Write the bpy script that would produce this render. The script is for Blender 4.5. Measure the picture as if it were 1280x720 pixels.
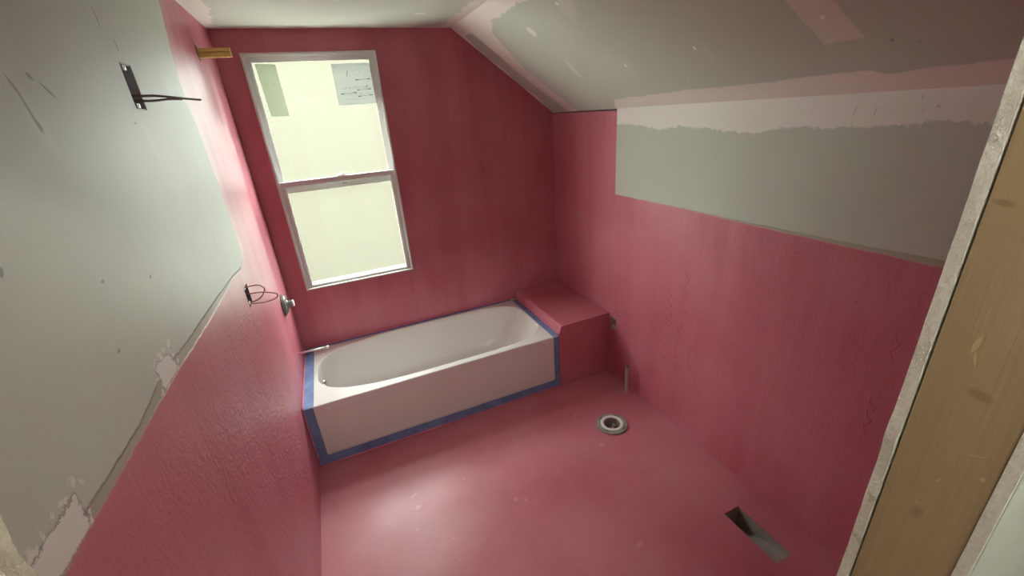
import bpy, bmesh, math, random
from mathutils import Matrix, Vector
from mathutils import noise as mnoise

# ------------------------------------------------------------------ scene, camera, light
for o in list(bpy.data.objects):
    bpy.data.objects.remove(o, do_unlink=True)
scene = bpy.context.scene
COL = scene.collection
random.seed(7)

cam_d = bpy.data.cameras.new('camera')
cam_d.sensor_fit = 'HORIZONTAL'
cam_d.sensor_width = 36.0
cam_d.lens = 524.87 / 1280.0 * 36.0
cam_d.clip_start = 0.01
cam = bpy.data.objects.new('camera', cam_d)
COL.objects.link(cam)
cam.matrix_world = Matrix((
    (0.914125, 0.216889, -0.342543, 0.38948),
    (-0.398796, 0.328751, -0.856087, -2.79240),
    (-0.073064, 0.919175, 0.387014, 1.73547),
    (0, 0, 0, 1)))
scene.camera = cam

vs = scene.view_settings
vs.view_transform = 'Standard'
vs.look = 'None'
vs.gamma = 1.0
vs.use_curve_mapping = False
vs.exposure = 2.12

# overcast daylight
SKY = 6.0
FILL_LAMP = 18.5       # unseen hall strip lamp, added as fill
world = bpy.data.worlds.new('overcast_sky')
scene.world = world
world.use_nodes = True
bgn = world.node_tree.nodes['Background']
bgn.inputs[0].default_value = (0.93, 1.0, 0.98, 1)
bgn.inputs[1].default_value = SKY

# daylight sampling portal filling the window opening
pl = bpy.data.lights.new('window_portal', 'AREA')
pl.shape = 'RECTANGLE'
pl.size, pl.size_y = 0.70, 1.36
pl.cycles.is_portal = True
po = bpy.data.objects.new('window_portal', pl)
COL.objects.link(po)
po.location = (0.4485, 0.155, 1.447)
po.rotation_euler = (-math.pi / 2, 0, 0)      # shines towards -y, into the room

# ------------------------------------------------------------------ room numbers (metres)
W, H, XC, HK = 1.913, 2.219, 1.2457, 1.7086
TL, TW, HT = 1.524, 0.700, 0.3865
HB = 0.448
YF = -2.574
WX0, WX1, WZ0, WZ1 = 0.108, 0.789, 0.783, 2.111
JX0, JX1 = 0.222, 1.000

# ------------------------------------------------------------------ helpers
def tag(o, label=None, cat=None, group=None, kind=None):
    if label: o['label'] = label
    if cat: o['category'] = cat
    if group: o['group'] = group
    if kind: o['kind'] = kind
    return o

def empty(name, loc=(0, 0, 0)):
    o = bpy.data.objects.new(name, None)
    o.empty_display_size = 0.05
    COL.objects.link(o)
    o.location = loc
    return o

def link(name, bm, mat, parent=None, smooth=False, bevel=0, bseg=2, autos=None):
    if bevel:
        es = [e for e in bm.edges if len(e.link_faces) == 2 and e.calc_face_angle(0) > 0.6]
        bmesh.ops.bevel(bm, geom=es, offset=bevel, segments=bseg, affect='EDGES', clamp_overlap=True)
    bmesh.ops.recalc_face_normals(bm, faces=bm.faces)
    me = bpy.data.meshes.new(name)
    bm.to_mesh(me)
    bm.free()
    me.materials.append(mat)
    if smooth:
        for p in me.polygons: p.use_smooth = True
    o = bpy.data.objects.new(name, me)
    COL.objects.link(o)
    if parent:
        o.parent = parent
        o.matrix_parent_inverse = Matrix.Translation(parent.location).inverted()
    return o

def box(bm, a, b):
    x0, y0, z0 = a; x1, y1, z1 = b
    v = [bm.verts.new(c) for c in ((x0,y0,z0),(x1,y0,z0),(x1,y1,z0),(x0,y1,z0),(x0,y0,z1),(x1,y0,z1),(x1,y1,z1),(x0,y1,z1))]
    for f in ((0,3,2,1),(4,5,6,7),(0,1,5,4),(1,2,6,5),(2,3,7,6),(3,0,4,7)):
        bm.faces.new([v[i] for i in f])
    return bm

def tube(bm, pts, r, n=10, cap=True):
    """sweep a circle along pts; r is a number or one radius per point"""
    pts = [Vector(p) for p in pts]
    rr = r if isinstance(r, (list, tuple)) else [r] * len(pts)
    rings = []
    ref = None
    for i, p in enumerate(pts):
        d = (pts[min(i + 1, len(pts) - 1)] - pts[max(i - 1, 0)]).normalized()
        if ref is None:
            ref = d.orthogonal().normalized()
        ref = (ref - d * ref.dot(d)).normalized()
        q = d.cross(ref)
        rings.append([bm.verts.new(p + (ref * math.cos(2*math.pi*k/n) + q * math.sin(2*math.pi*k/n)) * rr[i]) for k in range(n)])
    for a, b in zip(rings, rings[1:]):
        for k in range(n):
            bm.faces.new((a[k], a[(k+1) % n], b[(k+1) % n], b[k]))
    if cap:
        bm.faces.new(rings[0][::-1]); bm.faces.new(rings[-1])
    return bm

def lathe(bm, prof, origin, axis='z', n=40, close=False):
    """revolve (radius, height) profile"""
    o = Vector(origin)
    def P(r, h, t):
        c, s = r * math.cos(t), r * math.sin(t)
        return o + Vector({'z': (c, s, h), 'x': (h, c, s), 'y': (c, h, s)}[axis])
    rings = []
    for r, h in prof:
        if r < 1e-6:
            rings.append([bm.verts.new(P(0, h, 0))])
        else:
            rings.append([bm.verts.new(P(r, h, 2*math.pi*k/n)) for k in range(n)])
    seq = list(zip(rings, rings[1:])) + ([(rings[-1], rings[0])] if close else [])
    for a, b in seq:
        for k in range(n):
            k2 = (k + 1) % n
            if len(a) == 1 and len(b) == 1: continue
            if len(a) == 1: bm.faces.new((a[0], b[k2], b[k]))
            elif len(b) == 1: bm.faces.new((a[k], a[k2], b[0]))
            else: bm.faces.new((a[k], a[k2], b[k2], b[k]))
    return bm

def slab(us, vs_, holes, f):
    """thick sheet over a grid of cells; holes = set of (i,j) cells left open; f(u,v,w) w=0 face, 1 rear"""
    bm = bmesh.new()
    V = {}
    def g(i, j, w):
        if (i, j, w) not in V: V[(i, j, w)] = bm.verts.new(f(us[i], vs_[j], w))
        return V[(i, j, w)]
    nu, nv = len(us) - 1, len(vs_) - 1
    solid = lambda i, j: 0 <= i < nu and 0 <= j < nv and (i, j) not in holes
    for i in range(nu):
        for j in range(nv):
            if not solid(i, j): continue
            for w in (0, 1):
                bm.faces.new((g(i,j,w), g(i+1,j,w), g(i+1,j+1,w), g(i,j+1,w)))
            for (di, dj, a, b) in ((-1,0,(i,j),(i,j+1)),(1,0,(i+1,j),(i+1,j+1)),(0,-1,(i,j),(i+1,j)),(0,1,(i,j+1),(i+1,j+1))):
                if not solid(i+di, j+dj):
                    bm.faces.new((g(*a,0), g(*b,0), g(*b,1), g(*a,1)))
    return bm

# ------------------------------------------------------------------ node helper
class G:
    def __init__(s, name):
        s.mat = bpy.data.materials.new(name)
        s.mat.use_nodes = True
        s.nt = s.mat.node_tree
        s.nt.nodes.clear()
        s.out = s.nt.nodes.new('ShaderNodeOutputMaterial')
        tc = s.nt.nodes.new('ShaderNodeTexCoord')
        s.pos = tc.outputs['Object']
        sp = s.nt.nodes.new('ShaderNodeSeparateXYZ')
        s.nt.links.new(s.pos, sp.inputs[0])
        s.x, s.y, s.z = sp.outputs
    def put(s, inp, v):
        if hasattr(v, 'is_output'): s.nt.links.new(v, inp)
        else:
            if isinstance(v, tuple) and len(v) == 3 and inp.type == 'RGBA': v = (*v, 1)
            inp.default_value = v
    def m(s, op, a, b=None, c=None, clamp=False):
        n = s.nt.nodes.new('ShaderNodeMath'); n.operation = op; n.use_clamp = clamp
        for i, v in enumerate((a, b, c)):
            if v is not None: s.put(n.inputs[i], v)
        return n.outputs[0]
    def add(s, *a):
        r = a[0]
        for b in a[1:]: r = s.m('ADD', r, b)
        return r
    def sub(s, a, b): return s.m('SUBTRACT', a, b)
    def mul(s, *a):
        r = a[0]
        for b in a[1:]: r = s.m('MULTIPLY', r, b)
        return r
    def mx(s, *a):
        r = a[0]
        for b in a[1:]: r = s.m('MAXIMUM', r, b)
        return r
    def mn(s, *a):
        r = a[0]
        for b in a[1:]: r = s.m('MINIMUM', r, b)
        return r
    def inv(s, a): return s.m('SUBTRACT', 1.0, a)
    def step(s, v, w=0.002):
        n = s.nt.nodes.new('ShaderNodeMapRange'); n.interpolation_type = 'SMOOTHSTEP'
        s.put(n.inputs[0], v)
        n.inputs[1].default_value = -w; n.inputs[2].default_value = w
        return n.outputs[0]
    def vec(s, sx=1, sy=1, sz=1, off=(0, 0, 0)):
        n = s.nt.nodes.new('ShaderNodeMapping')
        s.put(n.inputs['Vector'], s.pos)
        n.inputs['Scale'].default_value = (sx, sy, sz)
        n.inputs['Location'].default_value = off
        return n.outputs[0]
    def noise(s, scale, detail=4, rough=0.55, v=None, dist=0.0):
        """centred noise, about -0.5..0.5"""
        n = s.nt.nodes.new('ShaderNodeTexNoise')
        s.put(n.inputs['Vector'], v if v is not None else s.pos)
        n.inputs['Scale'].default_value = scale
        n.inputs['Detail'].default_value = detail
        n.inputs['Roughness'].default_value = rough
        n.inputs['Distortion'].default_value = dist
        return s.sub(n.outputs[0], 0.5)
    def poly(s, x, pts):
        """piecewise linear function through pts (x rising)"""
        x0, x1 = pts[0][0], pts[-1][0]
        y0 = min(p[1] for p in pts); y1 = max(p[1] for p in pts)
        if y1 - y0 < 1e-6: y1 = y0 + 1e-6
        t = s.m('DIVIDE', s.sub(x, x0), x1 - x0)
        r = s.nt.nodes.new('ShaderNodeValToRGB')
        el = r.color_ramp.elements
        while len(el) < len(pts): el.new(0.5)
        for e, p in zip(el, pts):
            e.position = (p[0] - x0) / (x1 - x0)
        for e, p in zip(el, pts):
            q = (p[1] - y0) / (y1 - y0)
            e.color = (q, q, q, 1)
        s.put(r.inputs[0], t)
        return s.m('MULTIPLY_ADD', r.outputs[0], y1 - y0, y0)
    def blob(s, u, v, cu, cv, hu, hv, ang=0.0, amp=0.35, ns=None, w=0.25):
        """soft ellipse mask of half sizes hu, hv turned by ang, ragged by noise"""
        a, b = s.sub(u, cu), s.sub(v, cv)
        c, d = math.cos(ang), math.sin(ang)
        p = s.m('DIVIDE', s.add(s.mul(a, c), s.mul(b, d)), hu)
        q = s.m('DIVIDE', s.sub(s.mul(b, c), s.mul(a, d)), hv)
        r = s.m('SQRT', s.add(s.mul(p, p), s.mul(q, q)))
        r = s.add(r, s.mul(ns if ns is not None else s.noise(40), amp * 2))
        return s.step(s.sub(1.0, r), w)
    def mix(s, fac, a, b):
        n = s.nt.nodes.new('ShaderNodeMix'); n.data_type = 'RGBA'
        s.put(n.inputs[0], fac); s.put(n.inputs[6], a); s.put(n.inputs[7], b)
        return n.outputs[2]
    def bump(s, h, strength=0.3, dist=0.01, normal=None):
        n = s.nt.nodes.new('ShaderNodeBump')
        n.inputs['Strength'].default_value = strength
        n.inputs['Distance'].default_value = dist
        s.put(n.inputs['Height'], h)
        if normal is not None: s.put(n.inputs['Normal'], normal)
        return n.outputs[0]
    def bsdf(s, color, rough=0.6, normal=None, metallic=0.0, spec=0.5, coat=0.0):
        n = s.nt.nodes.new('ShaderNodeBsdfPrincipled')
        s.put(n.inputs['Base Color'], color); s.put(n.inputs['Roughness'], rough)
        s.put(n.inputs['Metallic'], metallic); s.put(n.inputs['Specular IOR Level'], spec)
        n.inputs['Coat Weight'].default_value = coat
        n.inputs['Coat Roughness'].default_value = 0.15
        if normal is not None: s.put(n.inputs['Normal'], normal)
        s.nt.links.new(n.outputs[0], s.out.inputs[0])
        return s.mat

def plain(name, color, rough=0.5, metallic=0.0, var=0.12, scale=20, coat=0.0, bump=0.0):
    g = G(name)
    n = g.noise(scale, 5)
    c = g.mix(g.m('MULTIPLY_ADD', n, 1.0, 0.5, clamp=True), tuple(c * (1 - var) for c in color), tuple(min(1, c * (1 + var)) for c in color))
    return g.bsdf(c, rough, g.bump(n, bump, 0.004) if bump else None, metallic, coat=coat)

# ------------------------------------------------------------------ colours
PINK_A = (0.555, 0.172, 0.222)
PINK_B = (0.445, 0.106, 0.146)
PINK_C = (0.605, 0.265, 0.315)
BOARD = (0.49, 0.515, 0.45)
BOARD_D = (0.40, 0.415, 0.36)
MUD = (0.72, 0.66, 0.615)
MUD_L = (0.74, 0.71, 0.67)
PAPER = (0.40, 0.37, 0.30)

def pink_parts(g, axis):
    """rolled-on pink waterproof coat: colour, bump height.  axis = run of the roller strokes"""
    st = {'z': g.vec(7, 7, 0.6), 'f': g.vec(2.2, 2.2, 2.2)}[axis]
    streak = g.noise(1.0, 4, 0.6, st, 0.3)
    cloud = g.noise(2.3, 3)
    fine = g.noise(90, 4, 0.6)
    c = g.mix(g.m('MULTIPLY_ADD', streak, 2.0, 0.5, clamp=True), PINK_B, PINK_A)
    c = g.mix(g.m('MULTIPLY_ADD', cloud, 1.3, 0.15, clamp=True), c, PINK_C)
    h = g.add(g.mul(streak, 0.5), g.mul(fine, 0.22))
    return c, h

# ---- left wall
def mat_wall_left():
    g = G('left_wall_board_and_pink_coat')
    y, z = g.y, g.z
    n1 = g.noise(9, 5, 0.6); n2 = g.noise(45, 5, 0.65); n3 = g.noise(22, 5, 0.7)
    pc, ph = pink_parts(g, 'z')
    sag = g.m('MAXIMUM', g.noise(1.0, 5, 0.65, g.vec(26, 26, 10), 0.6), .04)          # sagging drips in the thick coat
    lump = g.noise(60, 4, 0.7)
    # edge of the coat
    yb = g.poly(z, [(1.0,-.99),(1.24,-.965),(1.275,-.85),(1.45,-.838),(1.735,-.874),(1.90,-.906),(2.013,-.869),(2.16,-.81),(2.3,-.77)])
    zb = g.poly(y, [(-2.6,1.262),(-2.15,1.268),(-1.84,1.272),(-1.38,1.258),(-1.1,1.258),(-.95,1.244),(-.5,1.244)])
    a = g.add(g.sub(yb, y), g.mul(n1, .035), g.mul(n2, .010))
    b = g.add(g.sub(z, zb), g.mul(n1, .014), g.mul(n2, .010))
    board = g.step(g.mn(a, b), .003)
    # bare paper strip along the sheet joint
    zt = g.poly(y, [(-2.6,1.29),(-2.2,1.29),(-2.0,1.285),(-1.84,1.304),(-1.64,1.288),(-1.446,1.284),(-1.1,1.268),(-.95,1.25)])
    zt = g.add(zt, g.mul(n1, .010), g.mul(n2, .008))
    strip = g.step(g.sub(zt, z), .003)
    lip = g.m('SUBTRACT', 1.0, g.m('ABSOLUTE', g.m('DIVIDE', g.sub(zt, z), .0035)), clamp=True)
    # torn white plaster
    def tear(y0, y1, z0, z1):
        d = g.mn(g.sub(y, y0), g.sub(y1, y), g.sub(z, z0), g.sub(z1, z))
        return g.add(d, g.mul(n1, .03), g.mul(n3, .060))
    td = g.mx(tear(-2.42, -2.195, 1.268, 1.318), tear(-1.862, -1.78, 1.268, 1.318))
    tm = g.mul(g.step(td, .002), g.step(g.sub(z, g.add(zb, .002)), .003))
    trim_ = g.m('SUBTRACT', 1.0, g.m('ABSOLUTE', g.m('DIVIDE', g.sub(td, -.002), .0035)), clamp=True)
    chips = g.mul(g.step(g.sub(g.noise(55, 3, .6), .06), .02), g.step(g.add(td, .02), .012))
    # board face
    smear = g.noise(3.2, 5, 0.6)
    bc = g.mix(g.m('MULTIPLY_ADD', smear, 1.4, 0.4, clamp=True), BOARD, tuple(c * 1.10 for c in BOARD))
    marks = None
    for (cy, cz, hu, hv, an) in ((-1.445,1.99,.018,.0030,1.75),(-1.385,1.947,.014,.0035,1.75),(-1.793,1.822,.020,.003,-.6),
                                 (-1.885,1.82,.020,.003,-1.1),(-1.875,1.79,.034,.0035,-1.35),(-1.868,1.768,.012,.006,-1.2),(-1.83,1.84,.008,.004,-.5),
                                 (-1.72,1.47,.006,.004,.3),(-1.95,1.41,.006,.003,.2),(-1.46,1.775,.006,.003,0.),(-2.1,1.6,.007,.003,.9),(-1.9,1.52,.005,.003,.2)):
        k = g.blob(y, z, cy, cz, hu, hv, an, .35, n3, .3)
        marks = k if marks is None else g.mx(marks, k)
    pale = None
    for (cy, cz, hu, hv, an) in ((-1.87,1.78,.06,.02,-1.3),(-1.40,1.735,.05,.016,-1.2),(-1.0,1.66,.05,.016,-1.4),(-1.06,1.89,.05,.025,-.4)):
        k = g.blob(y, z, cy, cz, hu, hv, an, .45, n1, .35)
        pale = k if pale is None else g.mx(pale, k)
    bc = g.mix(g.mul(pale, .35), bc, (0.60, 0.595, 0.55))
    bc = g.mix(g.mul(marks, .7), bc, (0.17, 0.165, 0.14))
    bc = g.mix(strip, bc, PAPER)
    bc = g.mix(g.mul(lip, .55), bc, (0.14, 0.13, 0.10))
    bc = g.mix(chips, bc, MUD_L)
    bc = g.mix(tm, bc, MUD_L)
    bc = g.mix(g.mul(trim_, g.step(g.sub(z, g.add(zb, .008)), .004), .7), bc, (0.16, 0.15, 0.13))
    edge = g.m('SUBTRACT', 1.0, g.m('ABSOLUTE', g.m('DIVIDE', g.sub(g.mn(a, b), .001), .003)), clamp=True)
    thin = g.step(g.add(g.sub(.07, g.sub(y, yb)), g.mul(n1, .06)), .05)     # coat thins out near its upright edge
    pc = g.mix(g.mul(thin, .35, g.step(g.sub(z, 1.28), .03)), pc, (0.62, 0.34, 0.36))
    col = g.mix(board, pc, bc)
    col = g.mix(g.mul(edge, .5, g.step(g.sub(z, 1.29), .01)), col, (0.13, 0.12, 0.10))
    low = g.step(g.sub(1.16, z), .12)
    heavy = g.mul(low, g.step(g.sub(-.75, y), .5))
    hh = g.add(ph, g.mul(g.add(g.mul(sag, 1.9), g.mul(lump, 1.2)), g.m('MULTIPLY_ADD', heavy, 1.0, .10)))
    hh = g.mul(hh, g.inv(board))
    hh = g.add(hh, g.mul(strip, board, g.inv(tm), -.5), g.mul(tm, .35), g.mul(n2, .10))
    rough = g.m('MULTIPLY_ADD', board, .10, .40)
    return g.bsdf(col, rough, g.bump(hh, .55, .006), spec=.5)

def mat_wall_right():
    g = G('right_wall_board_and_pink_coat')
    y, z = g.y, g.z
    n1 = g.noise(9, 5, 0.6); n2 = g.noise(45, 5, 0.65); n3 = g.noise(20, 6, 0.72)
    pc, ph = pink_parts(g, 'z')
    band = g.noise(1.0, 2, .5, g.vec(1, 3.2, .15))
    pc = g.mix(g.m('MULTIPLY_ADD', band, 1.2, .25, clamp=True), pc, g.mix(.55, pc, PINK_B))
    yb = g.add(-.735, g.mul(n2, .004))
    zb = g.add(g.poly(y, [(-2.6,1.238),(-2.1,1.242),(-1.8,1.240),(-1.3,1.245),(-.6,1.240)]), g.mul(n1, .010))
    board = g.step(g.mn(g.sub(yb, y), g.sub(z, zb)), .003)
    zt = g.add(g.poly(y, [(-2.6,1.264),(-2.25,1.263),(-1.97,1.255),(-1.6,1.249),(-1.2,1.247),(-.6,1.235)]), g.mul(n1, .008))
    strip = g.step(g.sub(zt, z), .002)
    mz = g.poly(y, [(-2.6,1.60),(-2.30,1.59),(-2.26,1.612),(-2.2,1.628),(-2.06,1.619),(-1.94,1.612),(-1.72,1.612),(-1.585,1.588),(-1.43,1.602),(-1.21,1.617),(-1.08,1.600),(-.93,1.622),(-.73,1.630)])
    mud = g.step(g.add(g.sub(z, mz), g.mul(n3, .042), g.mul(n2, .034)), .004)
    smear = g.noise(2.5, 4)
    bc = g.mix(g.m('MULTIPLY_ADD', smear, 1.2, .4, clamp=True), BOARD, tuple(c * 1.06 for c in BOARD))
    bc = g.mix(strip, bc, PAPER)
    marks = None
    for (cy, cz, hu, hv, an) in ((-1.93,1.66,.018,.0016,1.75),(-1.985,1.655,.016,.0016,1.7),(-2.13,1.665,.0035,.003,0.),(-2.09,1.69,.008,.0012,1.5),(-2.1,1.655,.008,.0012,1.7)):
        k = g.blob(y, z, cy, cz, hu, hv, an, .4, n3, .3)
        marks = k if marks is None else g.mx(marks, k)
    bc = g.mix(mud, bc, MUD_L)
    bc = g.mix(g.mul(marks, .45), bc, (.25, .2, .17))
    specks = g.step(g.sub(g.noise(70, 1, .3), .30), .015)
    pc = g.mix(g.mul(specks, .55), pc, (.10, .03, .03))
    col = g.mix(board, pc, bc)
    h = g.add(g.mul(ph, g.inv(board)), g.mul(strip, board, -.3), g.mul(mud, board, .12), g.mul(n2, .06), g.mul(g.noise(30, 5, .6, g.vec(1, 1, .35)), g.inv(board), .45))
    rough = g.m('MULTIPLY_ADD', board, .36, .44)
    return g.bsdf(col, rough, g.bump(h, .6, .005), spec=.4)

def mat_wall_back():
    g = G('back_wall_pink_coat')
    pc, ph = pink_parts(g, 'z')
    return g.bsdf(pc, .46, g.bump(ph, .45, .005), spec=.4)

def mat_floor():
    g = G('pink_coated_floor')
    pc, ph = pink_parts(g, 'f')
    x, y = g.x, g.y
    dust = g.m('MULTIPLY_ADD', g.noise(3.0, 4, .6), 1.6, .30, clamp=True)
    pc = g.mix(g.mul(dust, .45), pc, (.60, .29, .33))
    sp = g.mul(g.step(g.sub(g.noise(26, 2, .5), .235), .025), .30)
    pc = g.mix(sp, pc, (.75, .42, .46))
    nb_ = g.noise(35, 4, .6)
    for (cx_, cy_, hu, hv) in ((.438,-1.135,.020,.007),(.442,-1.214,.014,.012),(.884,-1.39,.010,.010),(.924,-1.415,.008,.010),(1.452,-1.284,.020,.012),(1.465,-.995,.014,.010),(.694,-1.15,.006,.006),(1.265,-1.837,.02,.008)):
        pc = g.mix(g.mul(g.blob(x, y, cx_, cy_, hu, hv, .4, .35, nb_, .6), .28), pc, (.78, .46, .50))
    dk = g.mul(g.step(g.sub(g.noise(75, 1, .3, g.vec(1,1,1,(3,1,0))), .31), .012), .6)
    pc = g.mix(dk, pc, (.12, .04, .05))
    rough = g.m('MULTIPLY_ADD', g.noise(5, 4), .18, .40)
    return g.bsdf(pc, rough, g.bump(g.add(g.mul(ph, .5), g.mul(sp, .6)), .35, .004), spec=.5)

def mat_bench():
    g = G('pink_coated_ledge')
    pc, ph = pink_parts(g, 'f')
    return g.bsdf(pc, .42, g.bump(ph, .4, .004), spec=.4)

def mat_ceiling():
    g = G('flat_ceiling_board_and_joint_compound')
    x, y = g.x, g.y
    n1 = g.noise(9, 5, .6); n2 = g.noise(45, 5, .65); n3 = g.noise(18, 6, .7)
    bc = g.mix(g.m('MULTIPLY_ADD', g.noise(2.5, 4), 1.2, .4, clamp=True), BOARD, tuple(c * 1.05 for c in BOARD))
    left = g.step(g.add(g.sub(g.poly(y, [(-2.6, .10), (-.45, .09), (-.12, .045), (0, .03)]), x), g.mul(n3, .09), g.mul(n2, .015)), .004)
    pulse = g.m('SINE', g.mul(x, 2 * math.pi / .155))
    back = g.step(g.add(g.sub(y, -.030), g.mul(pulse, .020), g.mul(n1, .02)), .003)
    mid = g.step(g.add(g.sub(x, 1.175), g.mul(n3, .09), g.mul(n2, .01)), .004)
    d = g.blob(x, y, .99, -.35, .03, .02, .2, .4, n3)
    col = g.mix(g.mx(left, back, mid, g.mul(d, .7)), bc, MUD)
    return g.bsdf(col, .75, g.bump(n2, .25, .003), spec=.3)

def mat_slope():
    g = G('sloped_ceiling_board_and_joint_compound')
    x, y = g.x, g.y
    n1 = g.noise(9, 5, .6); n2 = g.noise(45, 5, .65); n3 = g.noise(18, 6, .7)
    bc = g.mix(g.m('MULTIPLY_ADD', g.noise(2.0, 4), 1.2, .4, clamp=True), BOARD, tuple(c * 1.05 for c in BOARD))
    top = g.step(g.add(g.sub(1.315, x), g.mul(n3, .05), g.mul(n2, .012)), .003)
    ylo = g.poly(x, [(1.2,-.62),(1.33,-.46),(1.36,-.37),(1.59,-.275),(1.75,-.30),(1.92,-.325)])
    yhi = g.poly(x, [(1.2,.05),(1.29,.0),(1.32,-.17),(1.6,-.160),(1.92,-.215)])
    e = g.add(g.mul(n3, .028), g.mul(n2, .012))
    stripe = g.mul(g.step(g.add(g.sub(y, ylo), e), .004), g.step(g.add(g.sub(yhi, y), e), .004))
    pulse = g.m('SINE', g.mul(g.sub(x, 1.50), 2 * math.pi / .22))
    back = g.step(g.add(g.sub(y, -.020), g.mul(pulse, .026), g.mul(n1, .02)), .003)
    bot = g.poly(y, [(-2.6,1.84),(-2.1,1.845),(-2.02,1.856),(-1.99,1.836),(-1.81,1.836),(-1.67,1.843),(-1.31,1.842),(-.79,1.856),(-.73,1.90),(-.70,1.99)])
    bot = g.mul(g.step(g.add(g.sub(x, bot), g.mul(n3, .022), g.mul(n2, .008)), .003), g.step(g.sub(-.72, y), .01))
    k = g.mx(top, stripe, back, bot, g.blob(x, y, 1.428, -.706, .026, .024, .3, .4, n3, .12))
    thin = g.mx(g.blob(x, y, 1.65, -.716, .055, .020, .25, .35, n3, .3), g.mul(g.blob(x, y, 1.40, -1.09, .06, .035, .9, .3, n1, .3), .7),
                g.mul(g.blob(x, y, 1.70, -1.10, .06, .03, .4, .3, n1, .5), .22), g.mul(g.blob(x, y, 1.69, -1.52, .06, .035, .4, .3, n1, .5), .22))
    # squarish daub
    dx, dy = g.sub(x, 1.662), g.sub(y, g.m('MULTIPLY_ADD', g.sub(x, 1.662), -.25, -1.945))
    daub = g.step(g.add(g.mn(g.sub(.074, g.m('ABSOLUTE', dx)), g.sub(.050, g.m('ABSOLUTE', dy))), g.mul(n1, .025), g.mul(n2, .01)), .004)
    dots = g.mx(g.blob(x, y, 1.685, -1.097, .007, .005, .3, .2, n3), g.blob(x, y, 1.671, -1.50, .007, .005, .3, .2, n3),
                g.blob(x, y, 1.661, -1.944, .007, .006, .3, .2, n3), g.blob(x, y, 1.377, -1.05, .007, .006, .3, .2, n3))
    col = g.mix(g.mul(thin, .5), bc, MUD)
    col = g.mix(g.mul(daub, .75), col, MUD)
    col = g.mix(k, col, MUD)
    col = g.mix(dots, col, (.85, .83, .8))
    dk = g.mx(g.blob(x, y, 1.754, -2.068, .006, .003, .9, .3, n3), g.mul(g.blob(x, y, 1.77, -2.12, .004, .0025, .9, .3, n3), .5), g.mul(g.blob(x, y, 1.857, -1.19, .004, .003, .9, .3, n3), .5))
    col = g.mix(g.mul(dk, .5), col, (.15, .13, .11))
    return g.bsdf(col, .75, g.bump(g.add(g.mul(n2, .2), g.mul(g.mx(k, daub), .25)), .3, .004), spec=.3)

def mat_wood():
    g = G('rough_pine_stud')
    st = g.noise(1.0, 6, .6, g.vec(70, 70, 1.6), .8)
    broad = g.noise(1.0, 3, .5, g.vec(14, 14, 1.2))
    c = g.mix(g.m('MULTIPLY_ADD', st, 1.5, .5, clamp=True), (.33, .24, .13), (.43, .325, .19))
    c = g.mix(g.m('MULTIPLY_ADD', broad, 1.5, .3, clamp=True), c, (.40, .29, .15))
    kn = None
    for (cy, cz, hu, hv) in ((-2.639,1.405,.011,.006),(-2.628,1.210,.005,.010),(-2.601,1.615,.008,.003),(-2.668,.9,.01,.02)):
        k = g.blob(g.y, g.z, cy, cz, hu, hv, .2, .35, g.noise(30), .5)
        kn = k if kn is None else g.mx(kn, k)
    c = g.mix(g.mul(kn, .5), c, (.20, .11, .06))
    nick = None
    for (cy, cz, hu, hv, an) in ((-2.622,1.462,.0025,.011,.15),(-2.625,1.445,.0015,.008,-.2),(-2.626,1.226,.003,.0015,.2),(-2.668,1.306,.0025,.003,.2),(-2.655,1.33,.010,.0006,-.5),(-2.636,1.275,.0012,.005,.3)):
        k = g.blob(g.y, g.z, cy, cz, hu, hv, an, .3, g.noise(60), .4)
        nick = k if nick is None else g.mx(nick, k)
    c = g.mix(g.mul(nick, .6), c, (.58, .45, .22))
    return g.bsdf(c, .62, g.bump(g.sub(st, g.mul(nick, .8)), .25, .003), spec=.3)

def mat_gypsum():
    g = G('cut_drywall_edge')
    n = g.noise(130, 5, .7); n2 = g.noise(25, 4, .6)
    c = g.mix(g.m('MULTIPLY_ADD', n, 1.8, .55, clamp=True), (.60, .57, .48), (.84, .82, .73))
    c = g.mix(g.mul(g.step(g.sub(n2, .17), .03), .5), c, (.40, .36, .27))
    c = g.mix(g.mul(g.step(g.sub(.5, g.x), .05), .6), c, (.40, .345, .24))        # paper-bound edge on the other jamb
    return g.bsdf(c, .9, g.bump(g.add(n, n2), .8, .004), spec=.2)

def mat_board_plain(name='hall_drywall', k=1.0):
    g = G(name)
    c = g.mix(g.m('MULTIPLY_ADD', g.noise(3, 4), 1.3, .5, clamp=True), tuple(v * .95 * k for v in BOARD), tuple(v * 1.06 * k for v in BOARD))
    return g.bsdf(c, .8, g.bump(g.noise(60), .2, .002), spec=.3)

def mat_tape():
    g = G('blue_masking_tape')
    n = g.noise(14, 5, .6); f = g.noise(120, 3)
    c = g.mix(g.m('MULTIPLY_ADD', n, 1.6, .5, clamp=True), (.10, .145, .32), (.22, .335, .58))
    c = g.mix(g.mul(g.step(g.sub(g.noise(10, 5, .7, g.vec(1,1,1,(5,2,1))), .14), .03), .6), c, (.36, .14, .36))    # smears of the pink coat
    return g.bsdf(c, .6, g.bump(f, .3, .001))

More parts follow.
